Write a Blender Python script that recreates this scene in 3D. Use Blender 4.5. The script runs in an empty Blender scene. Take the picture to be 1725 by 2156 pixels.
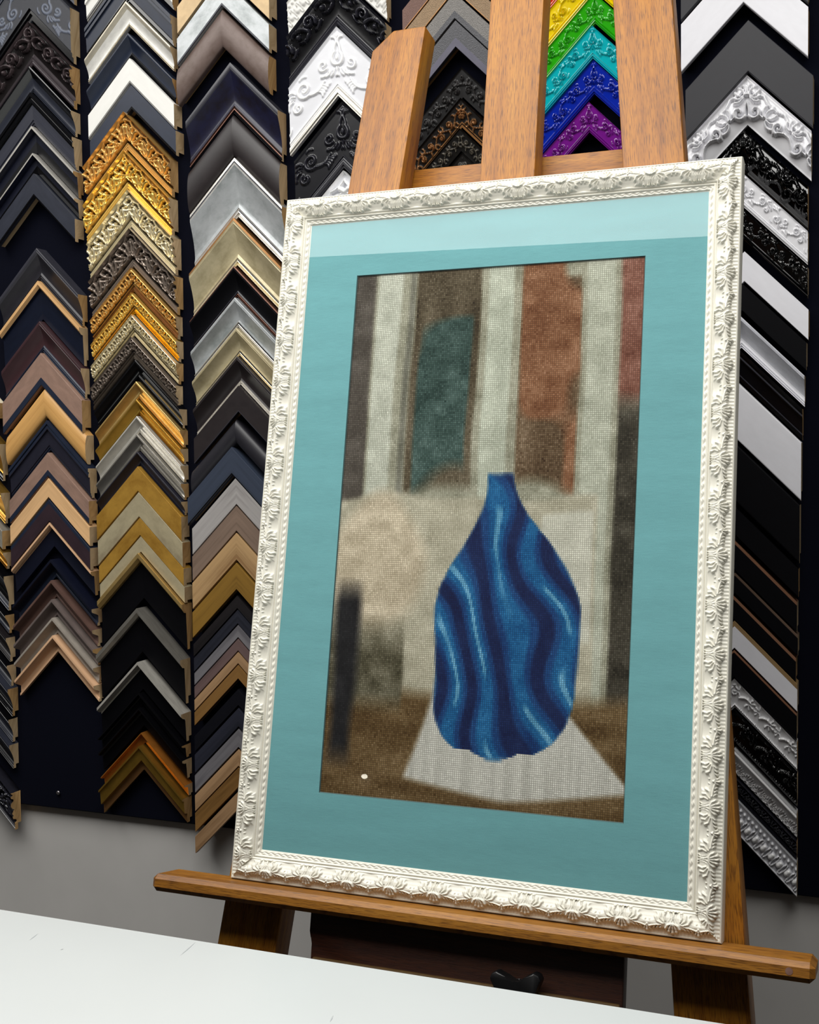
import bpy, bmesh, math, random
import numpy as np
from mathutils import Vector, Matrix
random.seed(4); rng=np.random.default_rng(7)
C=bpy.context.scene.collection
SC=bpy.context.scene
EYE=1.45
SAMPLES=[
 (0,-1.8501,1.6684,0.0398,'flat',0.03,[[0, "cream"]],'cream flat moulding corner cut off by the left edge'),
 (0,-1.8459,1.5816,0.079,'scoop',0.03,[[0, "goldleaf"], [0.8, "blackgloss"]],'gold and black scooped moulding corner cut off by the left edge'),
 (0,-1.8421,1.4786,0.0662,'scoop',0.03,[[0, "goldleaf"]],'antique gold scooped moulding corner cut off by the left edge'),
 (0,-1.8412,1.3984,0.0402,'flat',0.03,[[0, "silverleaf"]],'narrow silver moulding corner cut off by the left edge'),
 (0,-1.8407,1.3522,0.0363,'scoop',0.03,[[0, "goldleaf"]],'narrow bright gold moulding corner cut off by the left edge'),
 (0,-1.8384,1.3021,0.0747,'scoop',0.032,[[0, "blackgloss"], [0.8, "slate"]],'black and slate scooped moulding corner cut off by the left edge'),
 (0,-1.8392,1.2192,0.0405,'scoop',0.03,[[0, "blackgloss"], [0.7, "slate"]],'narrow black scooped moulding corner cut off by the left edge'),
 (0,-1.8386,1.1707,0.0528,'scoop',0.03,[[0, "blackwood"]],'brown-black scooped moulding corner cut off by the left edge'),
 (0,-1.838,1.112,0.0468,'scoop',0.03,[[0, "blackgloss"], [0.75, "slate"]],'glossy black scooped moulding corner cut off by the left edge'),
 (0,-1.8343,1.0622,0.061,'scoop',0.034,[[0, "slate"], [0.6, "blackgloss"]],'slate and black stepped moulding corner cut off by the left edge'),
 (0,-1.8374,0.9962,0.0511,'scoop',0.03,[[0, "blackgloss"], [0.6, "slate"]],'black stepped moulding corner cut off by the left edge'),
 (0,-1.8371,0.9412,0.0532,'scoop',0.03,[[0, "slate"], [0.5, "blacksatin"]],'slate grey stepped moulding corner cut off by the left edge'),
 (0,-1.8347,0.8382,0.0822,'orn_leaf',0.034,[[0, "blackorn"]],'black carved leaf moulding corner cut off by the left edge'),
 (1,-1.6346,2.5613,0.0995,'step',0.034,[[0, "blackgloss"], [0.35, "navyslate"]],'black and navy stepped moulding corner in the first full column from left'),
 (1,-1.6379,2.4542,0.1095,'orn_flat',0.034,[[0, "slatescroll"], [0.8, "blackgloss"]],'wide charcoal scroll-embossed moulding corner in the first full column from left'),
 (1,-1.6397,2.3401,0.0853,'orn_carve',0.036,[[0, "brownblack"], [0.72, "brownblackflat"]],'brown-black deeply carved leaf moulding corner in the first full column from left'),
 (1,-1.6411,2.251,0.0505,'scoop',0.032,[[0, "blackgloss"], [0.42, "slate"]],'glossy black scooped with slate inside moulding corner in the first full column from left'),
 (1,-1.6385,2.1976,0.0648,'step',0.034,[[0, "blackgloss"], [0.38, "slatewood"]],'black stepped with slate-stained inside moulding corner in the first full column from left'),
 (1,-1.6372,2.1296,0.0526,'rim',0.034,[[0, "silverline"], [0.1, "navy"], [0.55, "blacksatin"]],'navy with fine silver outer line moulding corner in the first full column from left'),
 (1,-1.6377,2.0754,0.0393,'rim',0.032,[[0, "silverline"], [0.1, "navy"], [0.6, "blackgloss"]],'narrow navy with silver outer line moulding corner in the first full column from left'),
 (1,-1.6385,2.0346,0.0471,'flat',0.03,[[0, "slate"], [0.9, "blackgloss"]],'plain dark slate flat moulding corner in the first full column from left'),
 (1,-1.634,1.8824,0.0647,'scoop',0.032,[[0, "slate2"], [0.2, "charcoal"]],'charcoal scooped moulding corner in the first full column from left'),
 (1,-1.6342,1.8159,0.0786,'rim',0.03,[[0, "maple"], [0.18, "navyscoop"], [0.85, "navy"]],'navy scooped with maple outer edge moulding corner in the first full column from left'),
 (1,-1.6326,1.7333,0.0632,'scoop',0.03,[[0, "burgundy"], [0.78, "navyslate"]],'burgundy-brown scooped moulding corner in the first full column from left'),
 (1,-1.6314,1.668,0.0673,'flat',0.03,[[0, "mocha"], [0.76, "navyslate"]],'wide mocha brown flat moulding corner in the first full column from left'),
 (1,-1.6256,1.5966,0.0606,'cush',0.03,[[0, "honey"]],'honey oak moulding corner in the first full column from left'),
 (1,-1.6201,1.529,0.0617,'step',0.03,[[0, "navyslate"], [0.25, "charcoalblue"], [0.9, "navyslate"]],'charcoal-blue flat moulding corner in the first full column from left'),
 (1,-1.6198,1.4624,0.0491,'flat',0.03,[[0, "mocha"], [0.74, "navyslate"]],'narrow mocha brown flat moulding corner in the first full column from left'),
 (1,-1.6196,1.4094,0.0403,'flat',0.03,[[0, "maple2"]],'pale maple flat moulding corner in the first full column from left'),
 (1,-1.6195,1.3661,0.0463,'flat',0.03,[[0, "navyslate"], [0.2, "plum"]],'dark plum flat moulding corner in the first full column from left'),
 (1,-1.6193,1.3178,0.0513,'rim',0.03,[[0, "peach"], [0.22, "navy"]],'navy with thin peach-maple edge moulding corner in the first full column from left'),
 (1,-1.6144,1.2414,0.0375,'scoop2',0.036,[[0, "navy"], [0.5, "navyslate"]],'plain navy scooped moulding corner in the first full column from left'),
 (1,-1.6158,1.1978,0.0366,'scoop2',0.034,[[0, "darkbrown"]],'dark brown scooped moulding corner in the first full column from left'),
 (1,-1.6157,1.1582,0.0357,'scoop2',0.034,[[0, "taupe"]],'dark taupe scooped moulding corner in the first full column from left'),
 (1,-1.6155,1.1196,0.0348,'scoop2',0.034,[[0, "greige"]],'greige scooped moulding corner in the first full column from left'),
 (1,-1.6154,1.0829,0.0368,'scoop2',0.034,[[0, "peach"]],'pale peach wood scooped moulding corner in the first full column from left'),
 (2,-1.4038,2.4708,0.051,'step',0.03,[[0, "white"], [0.75, "grayline"]],'white flat with grey lines moulding corner in the second full column from left'),
 (2,-1.4054,2.4088,0.0585,'step',0.03,[[0, "navyslate"], [0.8, "blackgloss"]],'wide navy blue moulding corner in the second full column from left'),
 (2,-1.4069,2.3485,0.0458,'scoop',0.03,[[0, "champsilver"], [0.3, "whitemetal"], [0.9, "champsilver"]],'white scooped with champagne edges moulding corner in the second full column from left'),
 (2,-1.4034,2.2865,0.0468,'scoop',0.03,[[0, "navyslate"], [0.75, "blackgloss"]],'navy scooped moulding corner in the second full column from left'),
 (2,-1.4006,2.2373,0.0497,'flat',0.03,[[0, "white"], [0.9, "grayline"]],'plain white flat moulding corner in the second full column from left'),
 (2,-1.3976,2.1853,0.0488,'flat',0.03,[[0, "navyslate"], [0.88, "blackgloss"]],'plain navy flat moulding corner in the second full column from left'),
 (2,-1.412,2.1327,0.0738,'orn_leaf',0.04,[[0, "goldanti"]],'antique gold carved leaf moulding corner in the second full column from left'),
 (2,-1.4139,2.057,0.075,'orn_leaf',0.04,[[0, "goldbright"]],'bright gold carved leaf moulding corner in the second full column from left'),
 (2,-1.4083,1.98,0.0733,'orn_leaf',0.038,[[0, "champorn"]],'champagne silver carved leaf moulding corner in the second full column from left'),
 (2,-1.4057,1.9044,0.0754,'orn_leaf',0.038,[[0, "pewterorn"]],'dark pewter carved leaf moulding corner in the second full column from left'),
 (2,-1.4083,1.8271,0.0459,'orn_small',0.032,[[0, "goldanti"], [0.74, "bronze"]],'narrow bronze-gold carved moulding corner in the second full column from left'),
 (2,-1.4074,1.7783,0.0413,'orn_small',0.032,[[0, "goldbright"], [0.74, "goldshine"]],'narrow bright gold carved moulding corner in the second full column from left'),
 (2,-1.4084,1.7352,0.0423,'orn_small',0.032,[[0, "champorn"]],'narrow champagne silver carved moulding corner in the second full column from left'),
 (2,-1.4106,1.6911,0.0443,'orn_small',0.032,[[0, "pewterorn"], [0.74, "pewter"]],'narrow pewter carved moulding corner in the second full column from left'),
 (2,-1.402,1.6447,0.0387,'scoop',0.03,[[0, "blackgloss"]],'glossy black scooped moulding corner in the second full column from left'),
 (2,-1.4008,1.6022,0.034,'scoop',0.03,[[0, "goldsatin"]],'satin gold scooped moulding corner in the second full column from left'),
 (2,-1.4009,1.5663,0.0312,'scoop',0.03,[[0, "goldolive"]],'olive gold scooped moulding corner in the second full column from left'),
 (2,-1.401,1.5332,0.0341,'scoop',0.03,[[0, "silverwhite"]],'white silver scooped moulding corner in the second full column from left'),
 (2,-1.4011,1.4972,0.0332,'scoop',0.03,[[0, "pewterlight"]],'grey pewter scooped moulding corner in the second full column from left'),
 (2,-1.4013,1.4621,0.0285,'scoop',0.03,[[0, "charcoalblue"]],'narrow charcoal scooped moulding corner in the second full column from left'),
 (2,-1.4015,1.4326,0.0504,'flat',0.03,[[0, "goldflat"]],'flat antique gold moulding corner in the second full column from left'),
 (2,-1.3999,1.3812,0.0505,'flat',0.03,[[0, "champflat"]],'flat champagne moulding corner in the second full column from left'),
 (2,-1.3984,1.3298,0.0363,'flat',0.03,[[0, "goldflat"]],'narrower flat antique gold moulding corner in the second full column from left'),
 (2,-1.397,1.2926,0.0325,'flat',0.03,[[0, "champflat"]],'narrower flat champagne moulding corner in the second full column from left'),
 (2,-1.3992,1.2588,0.0927,'rim',0.038,[[0, "goldsatin"], [0.2, "blackvoid"]],'wide black with gold rim moulding corner in the second full column from left'),
 (2,-1.4052,1.1477,0.0913,'rim',0.038,[[0, "pewterlight"], [0.2, "blackvoid"]],'wide black with pewter rim moulding corner in the second full column from left'),
 (2,-1.4056,1.0391,0.0589,'rim',0.038,[[0, "silverwhite"], [0.26, "blackvoid"]],'black with bright silver rim moulding corner in the second full column from left'),
 (2,-1.4076,0.9746,0.0271,'rim',0.034,[[0, "blackgloss"], [0.3, "blackvoid"]],'narrow plain black moulding corner in the second full column from left'),
 (2,-1.4059,0.9452,0.0397,'rim',0.036,[[0, "blackgloss"], [0.3, "blackvoid"]],'plain black rimmed moulding corner in the second full column from left'),
 (2,-1.4055,0.8936,0.0243,'rim',0.03,[[0, "orangegold"]],'thin orange gold moulding corner in the second full column from left'),
 (2,-1.4077,0.8675,0.0525,'step2',0.036,[[0, "goldolive"], [0.66, "bronze"]],'stepped olive gold moulding corner in the second full column from left'),
 (3,-1.1881,2.4201,0.0529,'flat',0.032,[[0, "champflat2"]],'beige champagne flat moulding corner in the column beside the white frame'),
 (3,-1.1894,2.3601,0.0531,'flat',0.032,[[0, "silvermot"], [0.9, "slate"]],'mottled blue-silver flat moulding corner in the column beside the white frame'),
 (3,-1.1913,2.303,0.0718,'cush',0.034,[[0, "brownmot"]],'mottled brown moulding corner in the column beside the white frame'),
 (3,-1.1716,2.1985,0.0932,'scoop',0.036,[[0, "slate2"], [0.15, "indigo"], [0.84, "copperline"], [0.87, "blackgloss"], [0.9, "copperline"], [0.93, "blackgloss"]],'deep indigo scooped with copper lines moulding corner in the column beside the white frame'),
 (3,-1.1715,2.1021,0.0794,'cush',0.034,[[0, "brownblack2"]],'mottled black-brown moulding corner in the column beside the white frame'),
 (3,-1.1658,2.0189,0.11,'scoop',0.036,[[0, "silverline"], [0.05, "slate"], [0.08, "silverline"], [0.11, "silvermot"], [0.84, "silverline"], [0.88, "slate"], [0.9, "silverline"]],'wide pale silver scooped moulding corner in the column beside the white frame'),
 (3,-1.17,1.9064,0.089,'scoop',0.036,[[0, "bronze"], [0.06, "champscoop"], [0.84, "champline"], [0.88, "slate"], [0.9, "champline"]],'wide champagne scooped moulding corner in the column beside the white frame'),
 (3,-1.1718,1.815,0.0578,'scoop',0.034,[[0, "copperline"], [0.05, "blackvoid"], [0.8, "slate2"], [0.86, "blackgloss"], [0.9, "copperline"]],'black scooped with copper edge moulding corner in the column beside the white frame'),
 (3,-1.1709,1.7553,0.0561,'scoop',0.034,[[0, "silvermot"], [0.82, "silverline"], [0.87, "slate"], [0.9, "silverline"]],'pale silver scooped moulding corner in the column beside the white frame'),
 (3,-1.1689,1.6973,0.0526,'scoop',0.034,[[0, "champscoop"], [0.82, "champline"], [0.87, "slate"], [0.9, "champline"]],'champagne gold scooped moulding corner in the column beside the white frame'),
 (3,-1.1679,1.6428,0.0545,'scoop',0.034,[[0, "brownblack2"], [0.84, "silverline"]],'black scooped with silver lip moulding corner in the column beside the white frame'),
 (3,-1.1669,1.5864,0.051,'flat',0.034,[[0, "brownblack2"], [0.95, "slate2"]],'flat black-brown moulding corner in the column beside the white frame'),
 (3,-1.1754,1.5219,0.0475,'cush',0.034,[[0, "charcoal"]],'charcoal rounded moulding corner in the column beside the white frame'),
 (3,-1.1837,1.469,0.0551,'flat',0.034,[[0, "slatewood2"], [0.93, "blackgloss"]],'slate blue wood-grain flat moulding corner in the column beside the white frame'),
 (3,-1.1744,1.4102,0.0533,'flat',0.034,[[0, "greywood"]],'weathered light grey wood moulding corner in the column beside the white frame'),
 (3,-1.1754,1.3551,0.0497,'flat',0.034,[[0, "taupewood"]],'taupe brown wood moulding corner in the column beside the white frame'),
 (3,-1.1764,1.3026,0.0535,'flat',0.034,[[0, "oakpale"]],'light oak wood moulding corner in the column beside the white frame'),
 (3,-1.1775,1.2445,0.0528,'flat',0.034,[[0, "ochrewood"]],'dark ochre oak wood moulding corner in the column beside the white frame'),
 (3,-1.1788,1.1802,0.026,'flat',0.03,[[0, "blackwood"]],'narrow black wood moulding corner in the column beside the white frame'),
 (3,-1.1784,1.1523,0.0279,'flat',0.03,[[0, "slatewood"]],'narrow slate wood moulding corner in the column beside the white frame'),
 (3,-1.1779,1.1226,0.0251,'flat',0.03,[[0, "greywood2"]],'narrow mid grey wood moulding corner in the column beside the white frame'),
 (3,-1.1784,1.0956,0.0242,'flat',0.03,[[0, "mauvewood"]],'narrow mauve brown wood moulding corner in the column beside the white frame'),
 (3,-1.1789,1.0695,0.0233,'flat',0.03,[[0, "oakpale2"]],'narrow light oak moulding corner in the column beside the white frame'),
 (3,-1.1794,1.0443,0.028,'flat',0.03,[[0, "oakbrown"]],'narrow brown oak moulding corner in the column beside the white frame'),
 (3,-1.1801,0.9966,0.0328,'flat',0.03,[[0, "blacknavy"]],'black-navy flat moulding corner in the column beside the white frame'),
 (3,-1.1806,0.9591,0.0375,'flat',0.03,[[0, "slatewood"]],'dark slate wood moulding corner in the column beside the white frame'),
 (3,-1.1812,0.9179,0.0367,'flat',0.03,[[0, "greywood2"]],'grey wood moulding corner in the column beside the white frame'),
 (3,-1.1818,0.8775,0.0339,'flat',0.03,[[0, "oakpale2"]],'lower light oak moulding corner in the column beside the white frame'),
 (3,-1.1823,0.8417,0.0396,'flat',0.03,[[0, "oakbrown"]],'lower brown oak moulding corner in the column beside the white frame'),
 (3,-1.1831,0.7945,0.0359,'flat',0.03,[[0, "oakpale2"]],'lowest pale oak moulding corner in the column beside the white frame'),
 (4,-0.9539,2.3955,0.0595,'orn_beadflat',0.032,[[0, "white"]],'white beaded moulding corner beside the left easel leg'),
 (4,-0.9537,2.3309,0.0895,'orn_carve',0.034,[[0, "blackorn"]],'black carved moulding corner beside the left easel leg'),
 (4,-0.9514,2.2374,0.125,'orn_scroll',0.034,[[0, "whitescroll"], [0.86, "silverwhite"]],'wide silver-white scroll moulding corner beside the left easel leg'),
 (4,-0.9418,2.1008,0.1204,'orn_scroll',0.034,[[0, "blackscroll"]],'wide black scroll moulding corner beside the left easel leg'),
 (4,-0.9398,1.9748,0.1055,'orn_leaf',0.034,[[0, "whitescroll"]],'silver-white leaf moulding corner beside the left easel leg'),
 (5,-0.7203,2.3487,0.041,'flat',0.03,[[0, "redbrown"], [0.95, "bronze"]],'red-brown leather-textured moulding corner behind the easel, left of its mast'),
 (5,-0.7207,2.3061,0.0386,'flat',0.03,[[0, "bronzetex"], [0.95, "bronze"]],'bronze textured moulding corner behind the easel, left of its mast'),
 (5,-0.7211,2.265,0.0461,'flat',0.03,[[0, "graytex"], [0.7, "graytex2"]],'light grey textured moulding corner behind the easel, left of its mast'),
 (5,-0.7197,2.2171,0.0478,'flat',0.03,[[0, "graytex2"], [0.66, "grayviolet"]],'dark grey textured moulding corner behind the easel, left of its mast'),
 (5,-0.71,2.1351,0.052,'orn_vine',0.032,[[0, "blackvine"]],'black vine-carved moulding corner behind the easel, left of its mast'),
 (5,-0.7122,2.0817,0.0513,'orn_vine',0.032,[[0, "bronzevine"], [0.8, "bronzeline"], [0.85, "blackgloss"], [0.9, "bronzeline"]],'black and bronze vine-carved moulding corner behind the easel, left of its mast'),
 (5,-0.7144,2.0289,0.0398,'orn_vine',0.032,[[0, "pewtervine"]],'dark pewter vine-carved moulding corner behind the easel, left of its mast'),
 (5,-0.7104,1.9853,0.0432,'orn_vine',0.032,[[0, "silvervine"]],'silver-grey vine-carved moulding corner behind the easel, left of its mast'),
 (6,-0.4711,2.3489,0.0565,'orn_scroll',0.032,[[0, "red"]],'glossy red-orange ornate moulding corner behind the easel, right of its mast'),
 (6,-0.4709,2.2892,0.0582,'orn_scroll',0.032,[[0, "yellow"]],'glossy yellow ornate moulding corner behind the easel, right of its mast'),
 (6,-0.4707,2.2278,0.0497,'orn_scroll',0.032,[[0, "green"]],'glossy green ornate moulding corner behind the easel, right of its mast'),
 (6,-0.4749,2.1748,0.0546,'orn_scroll',0.032,[[0, "cyan"]],'glossy turquoise ornate moulding corner behind the easel, right of its mast'),
 (6,-0.4726,2.1167,0.0563,'orn_scroll',0.032,[[0, "blue"]],'glossy royal blue ornate moulding corner behind the easel, right of its mast'),
 (6,-0.481,2.0478,0.051,'orn_scroll',0.032,[[0, "purple"]],'glossy purple ornate moulding corner behind the easel, right of its mast'),
 (7,-0.2258,2.3238,0.0631,'flat',0.03,[[0, "slateflat"]],'dark slate flat moulding corner in the column right of the easel'),
 (7,-0.2255,2.2561,0.08,'flat',0.03,[[0, "whiteflat"]],'very wide plain white flat moulding corner in the column right of the easel'),
 (7,-0.2175,2.1473,0.0839,'flat',0.034,[[0, "slateflat"]],'very wide charcoal flat moulding corner in the column right of the easel'),
 (7,-0.22,2.0617,0.0789,'orn_barr',0.036,[[0, "whitegloss"]],'wide glossy white carved moulding corner in the column right of the easel'),
 (7,-0.2249,1.9742,0.0686,'orn_barr',0.036,[[0, "blackgloss2"]],'glossy black carved moulding corner in the column right of the easel'),
 (7,-0.2245,1.9026,0.0544,'orn_scroll',0.032,[[0, "whitegloss"]],'glossy white scroll moulding corner in the column right of the easel'),
 (7,-0.2243,1.8452,0.0499,'orn_scroll',0.032,[[0, "blackgloss2"]],'glossy black scroll moulding corner in the column right of the easel'),
 (7,-0.2226,1.7768,0.05,'flat',0.032,[[0, "whiteflat"]],'plain white flat moulding corner in the column right of the easel'),
 (7,-0.2255,1.7246,0.0455,'flat',0.032,[[0, "blackvoid"]],'plain black flat moulding corner in the column right of the easel'),
 (7,-0.2284,1.6715,0.0511,'scoop',0.032,[[0, "whitesilver"], [0.68, "whiteflat"]],'white and silver-grey scooped moulding corner in the column right of the easel'),
 (7,-0.2313,1.6182,0.052,'step',0.032,[[0, "blackgloss"], [0.2, "slate2"], [0.26, "blackgloss"], [0.8, "slate2"], [0.86, "blackgloss"]],'black stepped moulding corner in the column right of the easel'),
 (7,-0.2327,1.5638,0.0959,'flat',0.032,[[0, "whiteflat"]],'wide plain white flat moulding corner in the column right of the easel'),
 (7,-0.2345,1.4625,0.0963,'flat',0.034,[[0, "blackvoid"]],'wide plain black flat moulding corner in the column right of the easel'),
 (7,-0.236,1.3582,0.0472,'flat',0.032,[[0, "blackvoid"]],'mid-width plain black flat moulding corner in the column right of the easel'),
 (7,-0.2379,1.3033,0.0489,'flat',0.034,[[0, "copperwood"], [0.1, "blackvoid"]],'black with copper outer edge moulding corner in the column right of the easel'),
 (7,-0.2363,1.2497,0.0347,'flat',0.034,[[0, "brownedge"], [0.14, "blackvoid"]],'black with brown outer edge moulding corner in the column right of the easel'),
 (7,-0.2392,1.2117,0.0388,'flat',0.034,[[0, "copperwood"], [0.14, "blackvoid"]],'narrow black with copper-brown edge moulding corner in the column right of the easel'),
 (7,-0.2368,1.1698,0.0468,'flat',0.034,[[0, "kraft"], [0.2, "whiteflat"]],'white flat with raw brown edge moulding corner in the column right of the easel'),
 (7,-0.2375,1.1206,0.0453,'flat',0.034,[[0, "copperwood"], [0.08, "blackvoid"]],'black flat with thin copper edge moulding corner in the column right of the easel'),
 (7,-0.2374,1.0721,0.051,'orn_beadleaf',0.034,[[0, "whitesilverorn"]],'silver-white leaf and bead moulding corner in the column right of the easel'),
 (7,-0.2372,1.0188,0.0567,'orn_beadleaf',0.034,[[0, "blackgloss2"]],'black leaf and bead moulding corner in the column right of the easel'),
 (7,-0.2371,0.954,0.0448,'orn_fluff',0.034,[[0, "whitesilverorn"]],'silver-white feather-leaf scooped moulding corner in the column right of the easel'),
 (7,-0.2372,0.9063,0.0329,'orn_leaf',0.032,[[0, "blackorn"]],'narrow black carved moulding corner in the column right of the easel'),
 (7,-0.2369,0.8715,0.0619,'orn_egg',0.034,[[0, "silverorn"]],'silver egg-and-dart carved moulding corner in the column right of the easel'),
]
GROUPS=['samples at the left edge of the wall', 'samples of the first full column', 'samples of the second full column', 'samples of the third full column', 'samples left of the easel', 'samples behind the easel left of the mast', 'rainbow samples behind the easel', 'samples right of the easel']
PINX,PINZ=-1.6333,0.7427
KEYP,FILLP,EXPO=70.,2.,.40

# ------------------------------------------------------------------ helpers
def lin(c):
    return tuple(((v/255)/12.92 if v/255<=.04045 else ((v/255+.055)/1.055)**2.4) for v in c)
def link(o,parent=None):
    C.objects.link(o)
    if parent: o.parent=parent
    return o
def thing(name,label,cat,loc=(0,0,0),group=None):
    o=bpy.data.objects.new(name,None); o.empty_display_size=.05; o.location=loc; link(o)
    o['label']=label; o['category']=cat
    if group: o['group']=group
    return o
def tag(o,label,cat,group=None):
    o['label']=label; o['category']=cat
    if group: o['group']=group
    return o
def mesh_obj(name,verts,faces,mats,fm=None,uv=None,smooth=None,parent=None,attr=None):
    """uv: per-vertex (u,v) array; attr: per-vertex relief"""
    me=bpy.data.meshes.new(name); me.from_pydata([tuple(map(float,v)) for v in verts],[],[tuple(map(int,f)) for f in faces])
    for m in mats: me.materials.append(m)
    if fm is not None: me.polygons.foreach_set('material_index',np.asarray(fm,dtype=np.int32))
    n=len(me.loops); vi=np.zeros(n,dtype=np.int32); me.loops.foreach_get('vertex_index',vi)
    if uv is not None:
        l=me.uv_layers.new(name='UVMap'); l.data.foreach_set('uv',np.asarray(uv,dtype=np.float32)[vi].ravel())
    if attr is not None:
        at=me.attributes.new('relief','FLOAT','POINT'); at.data.foreach_set('value',np.asarray(attr,dtype=np.float32))
    if smooth is not None:
        me.shade_smooth(); me.set_sharp_from_angle(angle=math.radians(smooth))
    me.update()
    return link(bpy.data.objects.new(name,me),parent)
def bm_obj(name,bm,mats,parent=None,smooth=None,uvaxis=None):
    bmesh.ops.recalc_face_normals(bm,faces=bm.faces[:])
    if uvaxis is not None:
        L=bm.loops.layers.uv.new('UVMap')
        ax=Vector(uvaxis).normalized()
        t=Vector((0,0,1)) if abs(ax.z)<.9 else Vector((1,0,0))
        b1=ax.cross(t).normalized(); b2=ax.cross(b1)
        off=random.uniform(0,9)
        for f in bm.faces:
            endg=abs(f.normal.dot(ax))>.8
            for l in f.loops:
                p=l.vert.co
                l[L].uv=((p.dot(b1)*.3 if endg else p.dot(ax))+off,p.dot(b1)+p.dot(b2)*.7+off)
    me=bpy.data.meshes.new(name); bm.to_mesh(me); bm.free()
    for m in mats: me.materials.append(m)
    if smooth is not None:
        me.shade_smooth(); me.set_sharp_from_angle(angle=math.radians(smooth))
    return link(bpy.data.objects.new(name,me),parent)
def box_bm(x0,x1,y0,y1,z0,z1,bev=0,seg=2):
    bm=bmesh.new(); bmesh.ops.create_cube(bm,size=1)
    for v in bm.verts: v.co=Vector(((x0+x1)/2+v.co.x*(x1-x0),(y0+y1)/2+v.co.y*(y1-y0),(z0+z1)/2+v.co.z*(z1-z0)))
    if bev: bmesh.ops.bevel(bm,geom=bm.edges[:],offset=bev,segments=seg,profile=.5,affect='EDGES')
    return bm
# ------------------------------------------------------------------ materials
MATS={}
class NB:
    def __init__(s,name):
        s.m=bpy.data.materials.new(name); s.m.use_nodes=True; s.t=s.m.node_tree; s.n=s.t.nodes; s.l=s.t.links
        s.b=s.n['Principled BSDF']
    def add(s,typ,**kw):
        n=s.n.new(typ)
        for k,v in kw.items():
            if k in n.inputs: n.inputs[k].default_value=v
            else: setattr(n,k,v)
        return n
    def wire(s,a,ao,b,bi): s.l.new(a.outputs[ao],b.inputs[bi])
    def uvmap(s,sx,sy,sz=1,coord='UV'):
        tc=s.add('ShaderNodeTexCoord'); mp=s.add('ShaderNodeMapping'); mp.inputs['Scale'].default_value=(sx,sy,sz)
        s.wire(tc,coord,mp,'Vector'); return mp
    def ramp(s,stops,interp='LINEAR'):
        r=s.add('ShaderNodeValToRGB'); e=r.color_ramp; e.interpolation=interp
        e.elements[0].position,e.elements[0].color=stops[0][0],(*stops[0][1],1)
        e.elements[1].position,e.elements[1].color=stops[1][0],(*stops[1][1],1)
        for p,c in stops[2:]:
            k=e.elements.new(p); k.color=(*c,1)
        return r
    def noise(s,vec,scale,detail=4,rough=.6):
        n=s.add('ShaderNodeTexNoise'); n.inputs['Scale'].default_value=scale; n.inputs['Detail'].default_value=detail; n.inputs['Roughness'].default_value=rough
        s.l.new(vec.outputs['Vector'] if 'Vector' in vec.outputs else vec.outputs[0],n.inputs['Vector']); return n
    def bump(s,src,out,strength,dist):
        b=s.add('ShaderNodeBump'); b.inputs['Strength'].default_value=strength; b.inputs['Distance'].default_value=dist
        s.wire(src,out,b,'Height'); s.wire(b,'Normal',s.b,'Normal'); return b
def scale(c,k): return tuple(min(1,v*k) for v in c)
def mix(c,d,t): return tuple(a*(1-t)+b*t for a,b in zip(c,d))
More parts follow.
